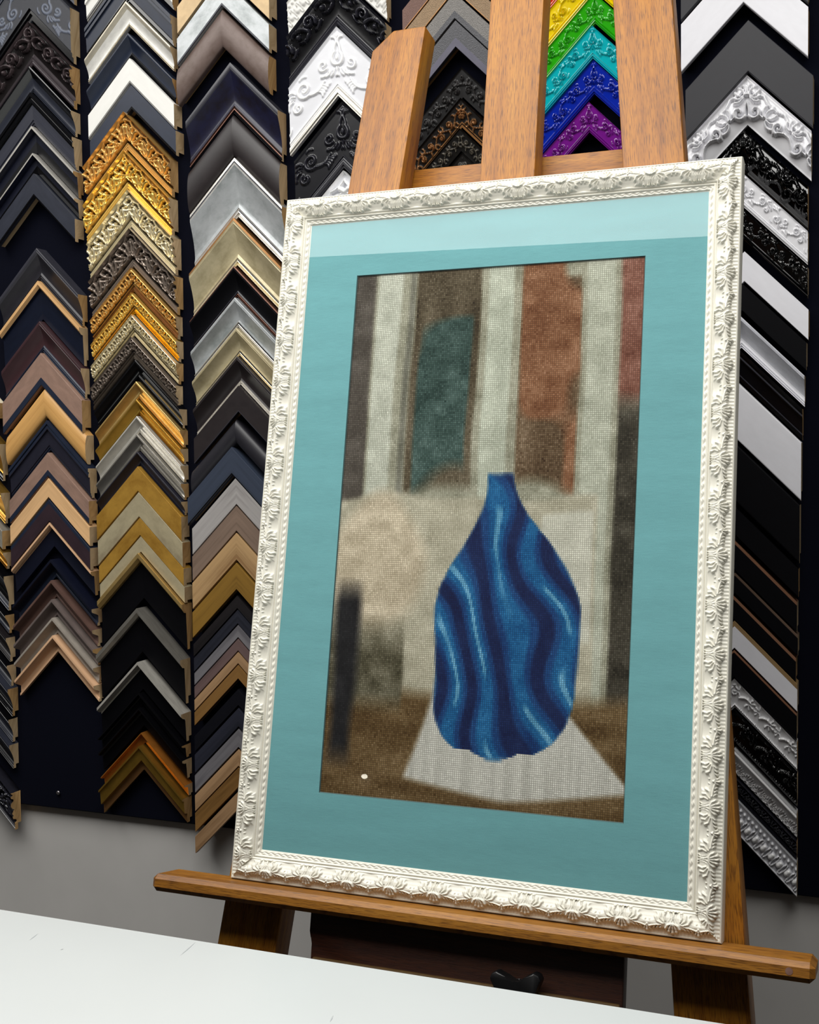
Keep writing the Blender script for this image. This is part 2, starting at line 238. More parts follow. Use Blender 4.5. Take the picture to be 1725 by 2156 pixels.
def M(name,rgb,kind='plain',metal=0.,rough=.45,coat=0.,dark=None,amt=.3,spec=None):
    if name in MATS: return MATS[name]
    nb=NB(name); b=nb.b; c=lin(rgb)
    if spec is not None: b.inputs['Specular IOR Level'].default_value=spec
    b.inputs['Metallic'].default_value=metal; b.inputs['Roughness'].default_value=rough
    b.inputs['Coat Weight'].default_value=coat; b.inputs['Coat Roughness'].default_value=.08
    b.inputs['Base Color'].default_value=(*c,1)
    if kind=='plain':
        n=nb.noise(nb.uvmap(30,90),1,3); r=nb.ramp([(.3,scale(c,1-amt*.5)),(.7,scale(c,1+amt*.5))])
        nb.wire(n,'Fac',r,'Fac'); nb.wire(r,'Color',b,'Base Color')
    elif kind=='mottle':
        n=nb.noise(nb.uvmap(14,22),1,6,.68); d=lin(dark) if dark else scale(c,.5)
        r=nb.ramp([(.34,d),(.52,c),(.72,scale(c,1.25))]); nb.wire(n,'Fac',r,'Fac'); nb.wire(r,'Color',b,'Base Color')
    elif kind=='wood':
        mp=nb.uvmap(5,110); n=nb.noise(mp,1,7,.65); d=lin(dark) if dark else scale(c,.6)
        mp2=nb.uvmap(2.2,26); n2=nb.noise(mp2,1,3,.5)
        mx=nb.add('ShaderNodeMath',operation='MULTIPLY_ADD'); mx.inputs[1].default_value=.55; nb.wire(n,'Fac',mx,0)
        m2=nb.add('ShaderNodeMath',operation='MULTIPLY'); m2.inputs[1].default_value=.45; nb.wire(n2,'Fac',m2,0); nb.wire(m2,0,mx,2)
        r=nb.ramp([(.36,d),(.5,c),(.66,scale(c,1.2))]); nb.wire(mx,0,r,'Fac'); nb.wire(r,'Color',b,'Base Color')
        nb.bump(n,'Fac',.25,.0012)
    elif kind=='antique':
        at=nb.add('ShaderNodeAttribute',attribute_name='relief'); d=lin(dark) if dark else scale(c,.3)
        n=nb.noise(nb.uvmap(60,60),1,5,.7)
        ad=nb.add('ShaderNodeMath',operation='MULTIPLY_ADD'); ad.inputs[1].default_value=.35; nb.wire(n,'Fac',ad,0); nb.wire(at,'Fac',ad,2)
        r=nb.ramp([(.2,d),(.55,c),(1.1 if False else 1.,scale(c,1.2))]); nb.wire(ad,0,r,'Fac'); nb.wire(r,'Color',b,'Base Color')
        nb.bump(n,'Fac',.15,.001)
    elif kind=='leather':
        v=nb.add('ShaderNodeTexVoronoi'); v.inputs['Scale'].default_value=700; mp=nb.uvmap(1,1); nb.wire(mp,'Vector',v,'Vector')
        r=nb.ramp([(.0,scale(c,.55)),(.5,scale(c,1.25))]); nb.wire(v,'Distance',r,'Fac'); nb.wire(r,'Color',b,'Base Color'); nb.bump(v,'Distance',.4,.0008)
    MATS[name]=nb.m; return nb.m
def S(n,rgb,kind='plain',**k): M(n,rgb,kind,**k)
# plain / satin paints
S('cream',(226,214,188)); S('white',(232,231,226),rough=.4,amt=.06); S('grayline',(128,126,122),rough=.35)
S('navy',(12,16,34),rough=.42); S('navyscoop',(13,19,36),rough=.35); S('navyslate',(30,38,56),rough=.4); S('slate',(44,47,58),rough=.38)
S('slate2',(54,54,62),rough=.35); S('charcoal',(36,35,41),rough=.4); S('charcoalblue',(32,32,44),rough=.4); S('slateflat',(36,36,42),rough=.55,amt=.12)
S('blackgloss',(9,9,12),rough=.16,coat=.4); S('blackgloss2',(5,5,6),rough=.08,coat=.8); S('blacksatin',(12,12,16),rough=.4); S('blackvoid',(5,5,9),rough=.6,spec=.12); S('blacknavy',(9,10,19),rough=.55,spec=.25)
S('burgundy',(60,38,42),rough=.4); S('mocha',(142,114,100),rough=.5); S('plum',(48,34,41),rough=.45)
S('darkbrown',(98,74,66),rough=.42); S('taupe',(110,98,94),rough=.42); S('greige',(158,150,140),rough=.42); S('indigo',(26,26,50),'mottle',rough=.32,dark=(22,18,28))
S('whiteflat',(238,238,244),rough=.5,amt=.05); S('whitegloss',(238,238,242),rough=.14,coat=.5,amt=.04); S('whitesilver',(204,206,214),rough=.35)
for n_,c_ in (('red',(226,62,24)),('yellow',(246,214,8)),('green',(44,176,18)),('cyan',(10,182,192)),('blue',(10,40,168)),('purple',(118,26,138))): S(n_,c_,rough=.13,coat=.7,amt=.06)
# metals
S('goldleaf',(206,160,74),'mottle',metal=.85,rough=.34,dark=(130,90,36)); S('goldsatin',(228,192,122),metal=.75,rough=.32); S('goldolive',(180,142,60),metal=.8,rough=.3)
S('goldshine',(240,186,60),metal=.85,rough=.22); S('goldflat',(186,142,58),'mottle',metal=.45,rough=.5,dark=(160,116,40)); S('champflat',(186,174,142),'mottle',metal=.4,rough=.5,dark=(164,150,122))
S('champflat2',(176,152,116),'mottle',metal=.4,rough=.45,dark=(160,134,100)); S('orangegold',(196,124,52),metal=.6,rough=.35); S('bronze',(150,108,66),metal=.7,rough=.35)
S('silverleaf',(206,200,186),metal=.7,rough=.35); S('silverline',(226,222,214),metal=.55,rough=.25); S('champline',(240,226,190),metal=.5,rough=.25); S('silverwhite',(226,222,212),metal=.55,rough=.28)
S('whitemetal',(236,234,228),metal=.2,rough=.35); S('champsilver',(196,188,170),metal=.5,rough=.35); S('pewterlight',(160,156,148),metal=.65,rough=.3); S('pewter',(112,102,92),metal=.6,rough=.35)
S('silvermot',(176,180,182),'mottle',metal=.25,rough=.36,dark=(140,146,146)); S('champscoop',(188,176,142),'mottle',metal=.25,rough=.36,dark=(158,146,112)); S('copperline',(104,70,58),metal=.6,rough=.3)
S('brownmot',(104,88,82),'mottle',metal=.15,rough=.42,dark=(84,66,56)); S('brownblack2',(38,32,33),'mottle',rough=.42,dark=(30,24,26)); S('bronzeline',(176,124,74),metal=.7,rough=.3)
S('redbrown',(98,66,54),'leather',rough=.5); S('bronzetex',(118,96,70),'leather',rough=.45,metal=.3); S('graytex',(100,97,94),'leather',rough=.45,metal=.3); S('graytex2',(66,66,70),'leather',rough=.45,metal=.25); S('grayviolet',(74,72,88),rough=.4,metal=.2)
# woods
S('maple',(212,168,116),'wood',dark=(186,138,88)); S('maple2',(216,174,126),'wood',dark=(194,148,100)); S('peach',(222,180,142),'wood',dark=(204,158,118)); S('honey',(204,156,92),'wood',dark=(176,124,64))
S('greywood',(164,160,158),'wood',dark=(122,118,116)); S('greywood2',(118,116,120),'wood',dark=(80,78,84)); S('taupewood',(128,108,94),'wood',dark=(96,78,66)); S('oakpale',(182,148,104),'wood',dark=(146,112,74))
S('oakpale2',(170,136,100),'wood',dark=(136,104,72)); S('ochrewood',(136,102,40),'wood',dark=(100,70,22)); S('oakbrown',(134,98,52),'wood',dark=(96,66,30)); S('mauvewood',(108,88,86),'wood',dark=(78,62,60))
S('slatewood',(40,42,54),'wood',dark=(30,32,42)); S('slatewood2',(52,60,76),'wood',dark=(44,50,62)); S('blackwood',(28,24,26),'wood',dark=(14,12,14)); S('kraft',(150,122,82),'wood',dark=(126,98,60)); S('copperwood',(136,96,72),'wood',dark=(104,70,50)); S('brownedge',(104,84,70),'wood',dark=(78,60,48))
# carved finishes
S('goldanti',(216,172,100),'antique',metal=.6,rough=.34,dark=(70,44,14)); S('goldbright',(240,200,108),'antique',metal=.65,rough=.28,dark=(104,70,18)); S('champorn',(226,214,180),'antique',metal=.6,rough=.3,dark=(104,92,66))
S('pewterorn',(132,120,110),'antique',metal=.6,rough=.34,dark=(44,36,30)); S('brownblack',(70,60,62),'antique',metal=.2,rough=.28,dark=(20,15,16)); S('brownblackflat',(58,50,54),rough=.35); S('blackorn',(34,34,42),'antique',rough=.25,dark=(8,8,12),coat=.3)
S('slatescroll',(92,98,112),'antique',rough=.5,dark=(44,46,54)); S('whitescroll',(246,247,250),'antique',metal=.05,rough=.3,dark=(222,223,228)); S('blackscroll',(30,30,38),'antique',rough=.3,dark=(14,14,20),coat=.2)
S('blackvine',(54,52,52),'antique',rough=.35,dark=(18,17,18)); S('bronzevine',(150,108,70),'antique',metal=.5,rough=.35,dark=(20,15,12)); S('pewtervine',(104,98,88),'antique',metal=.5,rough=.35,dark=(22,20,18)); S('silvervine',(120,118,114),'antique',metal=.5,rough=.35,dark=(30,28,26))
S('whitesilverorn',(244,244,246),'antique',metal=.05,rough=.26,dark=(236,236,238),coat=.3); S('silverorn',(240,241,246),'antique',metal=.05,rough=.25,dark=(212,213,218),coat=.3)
RAW=M('raw_wood',(190,166,130),'wood',rough=.7,dark=(166,140,102))
RAW2=M('raw_pine',(184,148,98),'wood',rough=.7,dark=(150,112,66))
# ------------------------------------------------------------------ carved relief tiles
def raster(strokes,Lp,nu,nv,base=None):
    """strokes: list of (pts, r0, r1, amp) in (u,v); periodic in u with length Lp; returns height [nu,nv] in 0..1"""
    U,V=np.meshgrid((np.arange(nu)+.5)/nu*Lp,(np.arange(nv)+.5)/nv,indexing='ij')
    H=np.zeros((nu,nv)) if base is None else base(U,V)
    for pts,r0,r1,amp in strokes:
        pts=np.array(pts,float); n=len(pts)-1
        best=np.zeros((nu,nv))
        for k in range(max(n,1)):
            a=pts[k]; b=pts[min(k+1,n)]; ra=r0+(r1-r0)*k/max(n,1); rb=r0+(r1-r0)*(k+1)/max(n,1)
            for sh in (-Lp,0,Lp):
                if max(a[0],b[0])+sh<-.3 or min(a[0],b[0])+sh>Lp+.3: continue
                dx,dy=b[0]-a[0],b[1]-a[1]; L2=dx*dx+dy*dy+1e-12
                t=np.clip(((U-a[0]-sh)*dx+(V-a[1])*dy)/L2,0,1)
                d=np.hypot(U-a[0]-sh-t*dx,V-a[1]-t*dy); r=ra+(rb-ra)*t
                q=np.clip(1-(d/r)**2,0,1)**.6
                best=np.maximum(best,q)
        H=np.maximum(H,best*amp)
    return H
def spiral(cx,cy,r,turns,a0,sgn=1,n=26):
    return [(cx+r*(1-.88*t)*math.cos(a0+sgn*2*math.pi*turns*t),cy+r*(1-.88*t)*math.sin(a0+sgn*2*math.pi*turns*t)) for t in [k/n for k in range(n+1)]]
def arc(x0,y0,x1,y1,bend,n=8):
    dx,dy=x1-x0,y1-y0
    return [(x0+dx*t-dy*bend*4*t*(1-t),y0+dy*t+dx*bend*4*t*(1-t)) for t in [k/n for k in range(n+1)]]
def fan(cx,cy,a0,a1,n,r,rr,amp,curl=.12,r_in=.06):
    o=[]
    for k in range(n):
        a=a0+(a1-a0)*k/max(n-1,1); s=-1 if k<n/2 else 1
        o.append((arc(cx+r_in*math.cos(a),cy+r_in*math.sin(a),cx+r*math.cos(a),cy+r*math.sin(a),curl*s),rr*.5,rr,amp))
    return o
PI=math.pi
def tile_leaf():
    L=1.0; s=[]
    s+=fan(.5,.86,-PI*.93,-PI*.07,7,.62,.085,1.,.1); s+=fan(0,.30,PI*.15,PI*.85,5,.42,.07,.8,-.1)
    s+=[(spiral(.24,.62,.13,1.1,0,1),.05,.03,.8),(spiral(.76,.62,.13,1.1,PI,-1),.05,.03,.8),([(.5,.86),(.5,.45)],.05,.03,.7)]
    s+=[(arc(0,.12,.5,.2,.12),.035,.05,.7),(arc(.5,.2,1.,.12,.12),.05,.035,.7)]
    return raster(s,L,160,128),L
def tile_scroll():
    L=2.0; s=[]
    for o,fl in ((0,1),(1.0,-1)):
        cy=.5+.02*fl
        f=lambda pts:[(o+x,.5+(y-.5)*fl) for x,y in pts]
        s+=[(f(spiral(.42,.60,.20,1.5,-PI/2,1)),.045,.03,1.),(f(arc(.42,.40,.0,.30,.2)),.04,.03,.8),(f(spiral(.78,.40,.13,1.3,PI/2,-1)),.04,.025,.9)]
        for k in range(4): s.append((f(arc(.62+.05*k,.72-.03*k,.72+.085*k,.86-.1*k,.2)),.022,.036,.8))
        for k in range(4): s.append((f(arc(.14+.03*k,.30-.02*k,.02+.07*k,.14-.02*k,-.2)),.02,.034,.7))
        s+=[(f([(.95,.84)]),.05,.05,.6),(f(arc(.2,.80,.34,.88,.15)),.02,.035,.6)]
    return raster(s,L,320,144),L
def tile_vine():
    L=1.4; s=[]
    s.append(([(u,.5+.16*math.sin(2*PI*u/L)) for u in np.linspace(0,L,40)],.03,.03,.8))
    for o,fl in ((0,1),(.7,-1)):
        f=lambda pts:[(o+x,.5+(y-.5)*fl) for x,y in pts]
        s+=[(f(spiral(.36,.42,.17,1.5,PI/2,1)),.038,.025,1.),(f(arc(.1,.6,.02,.82,.25)),.05,.02,.8),(f(arc(.16,.62,.2,.84,-.2)),.05,.02,.8),(f(arc(.55,.66,.66,.8,.2)),.045,.02,.7),(f([(.36,.42)]),.06,.06,1.)]
    return raster(s,L,220,128),L
def tile_barr():
    L=1.7; s=[]
    s+=[(arc(.1,.75,.85,.78,-.28,14),.05,.035,.9),(spiral(.95,.62,.2,1.2,PI*.6,-1),.06,.03,1.),(spiral(.12,.55,.17,1.2,PI*.4,1),.06,.03,1.)]
    s+=fan(.5,.44,-PI*.85,-PI*.1,6,.34,.06,.9,.18); s+=fan(1.32,.62,-PI*.9,PI*.1,6,.36,.06,.8,.18)
    s+=[(arc(.0,.16,.85,.14,.12,12),.04,.05,.7),(arc(.85,.14,1.7,.16,.12,12),.05,.04,.7),([(.5,.2)],.09,.09,.7),([(1.3,.24)],.08,.08,.8)]
    return raster(s,L,260,140),L
def tile_small():
    L=.62; s=fan(.31,.66,-PI*.95,-PI*.05,6,.46,.07,1.,.14); s+=[(spiral(.31,.52,.13,1.,0,1),.05,.04,1.)]
    s+=[([(0,.86),(.62,.86)],.05,.05,.6),([(0,.12),(.62,.12)],.05,.05,.5)]
    return raster(s,L,100,110),L
def tile_carve():
    L=1.1; s=[(spiral(.36,.34,.22,1.4,PI*.7,1),.07,.045,1.),(arc(.56,.5,1.05,.18,-.25,12),.08,.04,.9),(arc(.62,.58,1.0,.52,.2),.06,.03,.8),(arc(.1,.6,.4,.66,.12),.06,.03,.7),([(.9,.36)],.1,.1,.8)]
    return raster(s,L,180,128),L
def tile_beadleaf():
    L=1.3; s=[(arc(.05,.5,.6,.28,-.18,12),.06,.03,.9)]+fan(.6,.36,-PI*.8,PI*.6,6,.26,.05,.8,.15)+fan(1.1,.3,PI*.2,PI*1.4,5,.22,.045,.7,.15)
    s+=[([(x,.9)],.046,.046,.9) for x in np.arange(.05,1.3,.1)]
    return raster(s,L,240,140),L
def tile_fluff():
    L=.8; s=fan(.4,.98,-PI*.86,-PI*.14,9,.5,.035,.9,.12,.1)+fan(0,.98,-PI*.5,-PI*.1,4,.4,.03,.7,.12)+fan(.8,.98,-PI*.9,-PI*.5,4,.4,.03,.7,.12)
    s+=[([(0,.14),(.8,.14)],.07,.07,.8)]
    return raster(s,L,180,140),L
def tile_egg():
    L=.42; s=[([(.21,.62),(.21,.5)],.13,.11,1.),(arc(.03,.36,.03,.86,-.08),.03,.03,.7),(arc(.39,.36,.39,.86,.08),.03,.03,.7),([(.1,.2)],.07,.07,.8),([(.31,.2)],.07,.07,.8),([(0,.95),(.42,.95)],.04,.04,.5)]
    return raster(s,L,90,128),L
TILES={'orn_leaf':tile_leaf,'orn_scroll':tile_scroll,'orn_vine':tile_vine,'orn_barr':tile_barr,'orn_small':tile_small,'orn_carve':tile_carve,'orn_beadleaf':tile_beadleaf,'orn_fluff':tile_fluff,'orn_egg':tile_egg,'orn_flat':tile_scroll,'orn_beadflat':tile_egg}
TC={}
def tile(n):
    f=TILES[n]
    if f not in TC: TC[f]=f()
    return TC[f]
def sample(t,u,v):
    H,L=t; nu,nv=H.shape
    x=(u/L*nu)%nu; y=np.clip(v*nv-.5,0,nv-1.001)
    i=np.floor(x).astype(int)%nu; fx=x-np.floor(x); j=np.floor(y).astype(int); fy=y-j
    i2=(i+1)%nu; j2=np.minimum(j+1,nv-1)
    return (H[i,j]*(1-fx)+H[i2,j]*fx)*(1-fy)+(H[i,j2]*(1-fx)+H[i2,j2]*fx)*fy
# ------------------------------------------------------------------ corner samples on the wall
BOARD_Y=2.10
def smooth01(x): x=np.clip(x,0,1); return x*x*(3-2*x)
def profile(kind,v,t):
    v=np.asarray(v,float)
    edge=np.minimum(1,np.minimum(v,1-v)/.02); rnd=t*(1-.05*(1-edge)**2)
    if kind=='flat': return rnd
    if kind=='cush': return t*(.72+.28*np.sqrt(np.clip(1-(2*v-1)**2,0,1)))
    if kind=='scoop':
        d=np.where(v<.12,1.-.02*np.abs(v-.06)/.06,1.-.48*np.sin(np.clip((v-.12)/.66,0,1)*PI/2)**1.0)
        d=np.where(v>.78,.52+.10*np.sin(np.clip((v-.78)/.22,0,1)*PI*2.5)**2,d); return t*d
    if kind=='scoop2':
        d=np.where(v<.14,1.,1.-.62*smooth01((v-.14)/.30)); d=np.where(v>.80,.38+.10*smooth01((v-.8)/.06),d); return t*d
    if kind=='step':
        d=1.-.0*v; d=np.where(v>.12,.9,d); d=np.where(v>.18,.96,d); d=np.where(v>.3,.82-.1*(v-.3),d); d=np.where(v>.84,.70,d); d=np.where(v>.92,.62,d); return t*d
    if kind=='step2':
        return t*np.where(v<.1,1.,np.where(v<.64,.86-.15*v,.5))
    if kind=='rim': return t*np.where(v<.2,1.-.25*np.clip((v-.1)/.1,0,1),.62-.12*v)
    if kind in('orn_flat',): return t*np.where(v<.82,.92,np.where(v<.9,.8,.66))
    if kind in('orn_scroll',): return t*(np.where(v<.84,.88-.1*v,.74)+.08*smooth01((v-.86)/.04)*(v<.96))
    if kind in('orn_barr',): return t*(.70+.22*np.sin(PI*np.clip(v*1.05,0,1))-.12*v)
    if kind in('orn_fluff',): return t*np.where(v<.2,.95,.95-.4*np.sin((v-.2)/.8*PI/2))
    if kind in('orn_leaf','orn_small','orn_carve'):
        d=.90-.30*smooth01(v/.8); d=np.where(v>.78,.58+.06*np.sin((v-.78)/.22*PI*3)**2,d); return t*np.where(v<.05,.95,d)
    return t*(.86-.2*v)
RELIEF={'orn_leaf':.22,'orn_small':.2,'orn_carve':.22,'orn_scroll':.10,'orn_vine':.12,'orn_barr':.2,'orn_beadleaf':.16,'orn_fluff':.12,'orn_egg':.18,'orn_flat':.03,'orn_beadflat':.1}
ARM=.1
def build_arm(side,h,kind,t,bands,raw,seed):
    w=h/math.sqrt(2)
    orn=kind in RELIEF
    if orn: nv=max(30,int(w/.0012)); nx=max(60,int(ARM*1.414/.0012))
    else: nv=26; nx=2
    vs=set(np.round(np.linspace(0,1,nv),4))
    for b0,_ in bands:
        vs|={round(b0,4)}
    for e in ((.12,.125,.18,.185,.3,.305,.84,.845,.92,.925,.1,.105,.64,.645,.2,.205,.02,.98,.01,.99) if not orn else ()): vs.add(e)
    vs=np.array(sorted(vs)); K=len(vs)
    xs=np.linspace(0,ARM,nx)
    d0=profile(kind,vs,t)
    X,V=np.meshgrid(xs,vs,indexing='ij'); D=np.broadcast_to(d0,X.shape).copy()
    U=(2*X+V*h)/math.sqrt(2)
    R=np.zeros_like(D)
    if orn:
        vo=V/.8 if kind in('orn_leaf','orn_small','orn_carve','orn_scroll','orn_flat') else V
        R=sample(tile(kind),U/w+seed*.37*(0 if kind in('orn_scroll','orn_barr') else 1),np.clip(vo,0,1))
        R=np.where(vo>1,.45,R); A=np.where(vo>1,0,1)*np.minimum(1,np.minimum(V,1)/.05)
        D=D+R*A*RELIEF[kind]*min(w,.05)-.5*RELIEF[kind]*min(w,.05)*A
        D=np.minimum(D,t*1.0)
        if kind in('orn_leaf','orn_carve','orn_small'): R=np.where(V<.06,.7,R)
    lb=max(float(D[:,-1].min())-.009,.004)
    # ring = front samples + back points
    fx=[(1.,lb),(.84,lb),(.84,.0006),(0.,.0006)]
    nr=K+len(fx)
    P=np.zeros((nx,nr,3)); REL=np.zeros((nx,nr)); UV=np.zeros((nx,nr,2))
    P[:,:K,0]=X; P[:,:K,2]=-X-V*h; P[:,:K,1]=-D; REL[:,:K]=R; UV[:,:K,0]=U; UV[:,:K,1]=V*w
    for k,(v,d) in enumerate(fx):
        P[:,K+k,0]=xs; P[:,K+k,2]=-xs-v*h; P[:,K+k,1]=-d; UV[:,K+k,0]=(2*xs+v*h)/1.414; UV[:,K+k,1]=(v+.3+.2*k)*w
    UV[...,0]+=seed*1.7; UV[...,1]+=seed*.9
    P[...,0]*=side
    idx=np.arange(nx*nr).reshape(nx,nr)
    # bands
    bst=[b[0] for b in bands]
    ends=bst[1:]+[1.0]; main=int(np.argmax([e-s for s,e in zip(bst,ends)]))
    mid=(vs[:-1]+vs[1:])/2; bi=np.searchsorted(np.array(bst),mid,side='right')-1
    order=(lambda q:q) if side>0 else (lambda q:q[::-1])
    groups={'rail':([],[]),'rim':([],[]),'lip':([],[])}
    for k in range(nr):
        k2=(k+1)%nr
        if k<K-1:
            b=int(bi[k]); g='rail' if b==main else ('rim' if b<main else 'lip'); mi=b
        else:
            g='rail'; mi=main if k in(K-1,) else (len(bands) if k!=nr-1 else 0)
        for i in range(nx-1):
            groups[g][0].append(order((idx[i,k],idx[i,k2],idx[i+1,k2],idx[i+1,k]))); groups[g][1].append(mi)
    groups['rail'][0].append(order(tuple(idx[nx-1,:]))); groups['rail'][1].append(len(bands))
    groups['rail'][0].append(order(tuple(idx[0,::-1]))); groups['rail'][1].append(len(bands))
    mats=[MATS[b[1]] for b in bands]+[raw]
    return P.reshape(-1,3),groups,mats,UV.reshape(-1,2),REL.reshape(-1),orn
def sub_mesh(name,P,faces,fm,mats,UV,REL,parent,orn):
    used=np.unique(np.concatenate([np.asarray(f) for f in faces])); mp={int(u):i for i,u in enumerate(used)}
    return mesh_obj(name,P[used],[[mp[int(i)] for i in f] for f in faces],mats,fm,UV[used],35 if not orn else 50,parent,REL[used])
for i,(col,X,Z,h,kind,t,bands,label) in enumerate(SAMPLES):
    root=thing('corner_sample',label,'frame sample',(X,BOARD_Y,Z),GROUPS[col])
    raw=RAW if (i*7)%3 else RAW2
    for side in (-1,1):
        P,groups,mats,UV,REL,orn=build_arm(side,h-.0012,kind,t,bands,raw,i if side>0 else i)
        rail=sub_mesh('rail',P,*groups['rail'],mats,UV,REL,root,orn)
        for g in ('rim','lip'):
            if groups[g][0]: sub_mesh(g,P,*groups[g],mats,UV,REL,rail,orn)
# ------------------------------------------------------------------ room
def flatmat(name,rgb,rough=.8,amt=.06,sc=3.):
    nb=NB(name); c=lin(rgb); n=nb.noise(nb.uvmap(sc,sc,sc,'Object'),1,4); r=nb.ramp([(.3,scale(c,1-amt)),(.7,scale(c,1+amt))])
    nb.wire(n,'Fac',r,'Fac'); nb.wire(r,'Color',nb.b,'Base Color'); nb.b.inputs['Roughness'].default_value=rough
    n2=nb.noise(nb.uvmap(400,400,400,'Object'),1,2); nb.bump(n2,'Fac',.08,.001); MATS[name]=nb.m; return nb.m
WALL=flatmat('grey_wall_paint',(196,194,191)); DARKW=flatmat('room_wall_paint',(70,68,66)); CEIL=flatmat('ceiling_paint',(80,79,77)); FLOOR=flatmat('floor_vinyl',(60,56,52),.5)
X0,X1,Y0,Y1,ZC=-3.4,2.0,-2.52,2.12,2.9
def struct(name,bm,m):
    o=bm_obj(name,bm,[m]); o['kind']='structure'; return o
struct('floor',box_bm(X0-.1,X1+.1,Y0-.1,Y1+.1,-.1,0),FLOOR)
struct('wall_back',box_bm(X0-.1,X1+.1,Y1,Y1+.1,0,ZC),WALL)
struct('wall_front',box_bm(X0-.1,X1+.1,Y0-.1,Y0,0,ZC),DARKW)
struct('wall_left',box_bm(X0-.1,X0,Y0,Y1,0,ZC),DARKW); struct('wall_right',box_bm(X1,X1+.1,Y0,Y1,0,ZC),DARKW)
struct('ceiling',box_bm(X0-.1,X1+.1,Y0-.1,Y1+.1,ZC,ZC+.1),CEIL)
# display board of navy velvet
nb=NB('navy_velvet'); c=lin((7,9,22)); n=nb.noise(nb.uvmap(600,600,600,'Object'),1,2); r=nb.ramp([(.3,scale(c,.6)),(.7,scale(c,1.3))]); nb.wire(n,'Fac',r,'Fac'); nb.wire(r,'Color',nb.b,'Base Color'); nb.b.inputs['Roughness'].default_value=.95; nb.b.inputs['Specular IOR Level'].default_value=.1
VELVET=nb.m
bz=EYE-.7427
o=bm_obj('display_board',box_bm(-2.35,.30,BOARD_Y,Y1-.0005,bz,2.72,.002,1),[VELVET]); tag(o,'dark navy velvet display board on the grey wall behind all the corner samples','display board')
# ------------------------------------------------------------------ easel
AL=.20528; LX,LY,LZ=-.50913,1.53286,-.09651+EYE
UX=Vector((1,0,0)); UY=Vector((0,math.sin(AL),math.cos(AL))); UN=Vector((0,-math.cos(AL),math.sin(AL))); FC=Vector((LX,LY,LZ))
def fp(x,y,n): return FC+UX*x+UY*y+UN*n
def oak(name,base,dark,light,rough=.5):
    nb=NB(name); b=nb.b
    n1=nb.noise(nb.uvmap(4,90),1,5,.62); n2=nb.noise(nb.uvmap(48,1250),1,2,.55); n3=nb.noise(nb.uvmap(1.3,9),1,2,.5)
    r1=nb.ramp([(.33,lin(dark)),(.5,lin(base)),(.68,lin(light))]); 
    ad=nb.add('ShaderNodeMath',operation='MULTIPLY_ADD'); ad.inputs[1].default_value=.6; nb.wire(n1,'Fac',ad,0)
    m3=nb.add('ShaderNodeMath',operation='MULTIPLY'); m3.inputs[1].default_value=.4; nb.wire(n3,'Fac',m3,0); nb.wire(m3,0,ad,2); nb.wire(ad,0,r1,'Fac')
    r2=nb.ramp([(.38,(.30,.24,.2)),(.49,(1,1,1))]); nb.wire(n2,'Fac',r2,'Fac')
    mx=nb.add('ShaderNodeMix',data_type='RGBA',blend_type='MULTIPLY'); mx.inputs[0].default_value=.75
    nb.l.new(r1.outputs['Color'],mx.inputs[6]); nb.l.new(r2.outputs['Color'],mx.inputs[7]); nb.l.new(mx.outputs[2],b.inputs['Base Color'])
    b.inputs['Roughness'].default_value=rough; b.inputs['Coat Weight'].default_value=.06; b.inputs['Coat Roughness'].default_value=.25
    nb.bump(n2,'Fac',.25,.0006); return nb.m
OAK=oak('golden_oak',(162,102,19),(128,74,11),(180,122,33)); OAKD=oak('shade_toned_oak',(56,24,10),(36,13,5),(74,36,14)); OAKL=oak('ledge_oak',(150,98,28),(110,66,14),(174,120,44))  # near-black OAKD puts the shade under the ledge into the tray panel's colour
easel=thing('artist_easel','golden oak studio easel with splayed legs and long ledge, carrying the white framed picture','easel',(LX,LY-.3,0))
def prism(name,poly,n0,n1,mat,axis,bev=.003,parent=easel,seg=2):
    bm=bmesh.new(); a=[bm.verts.new(fp(x,y,n0)) for x,y in poly]; b=[bm.verts.new(fp(x,y,n1)) for x,y in poly]
    bm.faces.new(a); bm.faces.new(b[::-1]); k=len(poly)
    for i in range(k): bm.faces.new((a[i],b[i],b[(i+1)%k],a[(i+1)%k]))
    if bev: bmesh.ops.bevel(bm,geom=bm.edges[:],offset=bev,segments=seg,profile=.5,affect='EDGES')
    for v in bm.verts: v.co-=easel.location
    return bm_obj(name,bm,[mat],parent,30,axis)
yfl=-LZ/math.cos(AL)+.006   # plane coordinate where the legs meet the floor
def lw(y): return -.221-(.733-y)*.1035, -.139-(.733-y)*.0965
yt=.757
Lx0,Lx1=lw(yt); Fx0,Fx1=lw(yfl)
axL=(UY+UX*(.1)).normalized(); axR=(UY-UX*.1).normalized()
cx=.0065
prism('leg',[(Fx0,yfl),(Fx1,yfl),(Lx1,yt),(Lx1-.052,yt),(lw(.728)[0],.728)],-.082,-.037,OAK,axL)
prism('leg',[(cx-Fx0,yfl),(cx-Fx1,yfl),(cx-lw(.80)[1],.80),(cx-lw(.80)[1]+.05,.80),(cx-lw(.77)[0],.77)],-.082,-.037,OAK,axR)
prism('mast',[(-.0375,yfl+.3),(.0435,yfl+.3),(.0435,1.25),(-.0375,1.25)],-.075,-.0365,OAK,UY)
prism('crossbar',[(-.17,.455),(.19,.455),(.19,.553),(-.17,.553)],-.10,-.083,OAK,UX,.002)
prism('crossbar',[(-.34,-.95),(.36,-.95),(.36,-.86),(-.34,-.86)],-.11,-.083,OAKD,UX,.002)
prism('ledge',[(-.431,-.5145),(.437,-.5145),(.437,-.4915),(-.431,-.4915)],-.036,.030,OAKL,UX,.0062,seg=1)
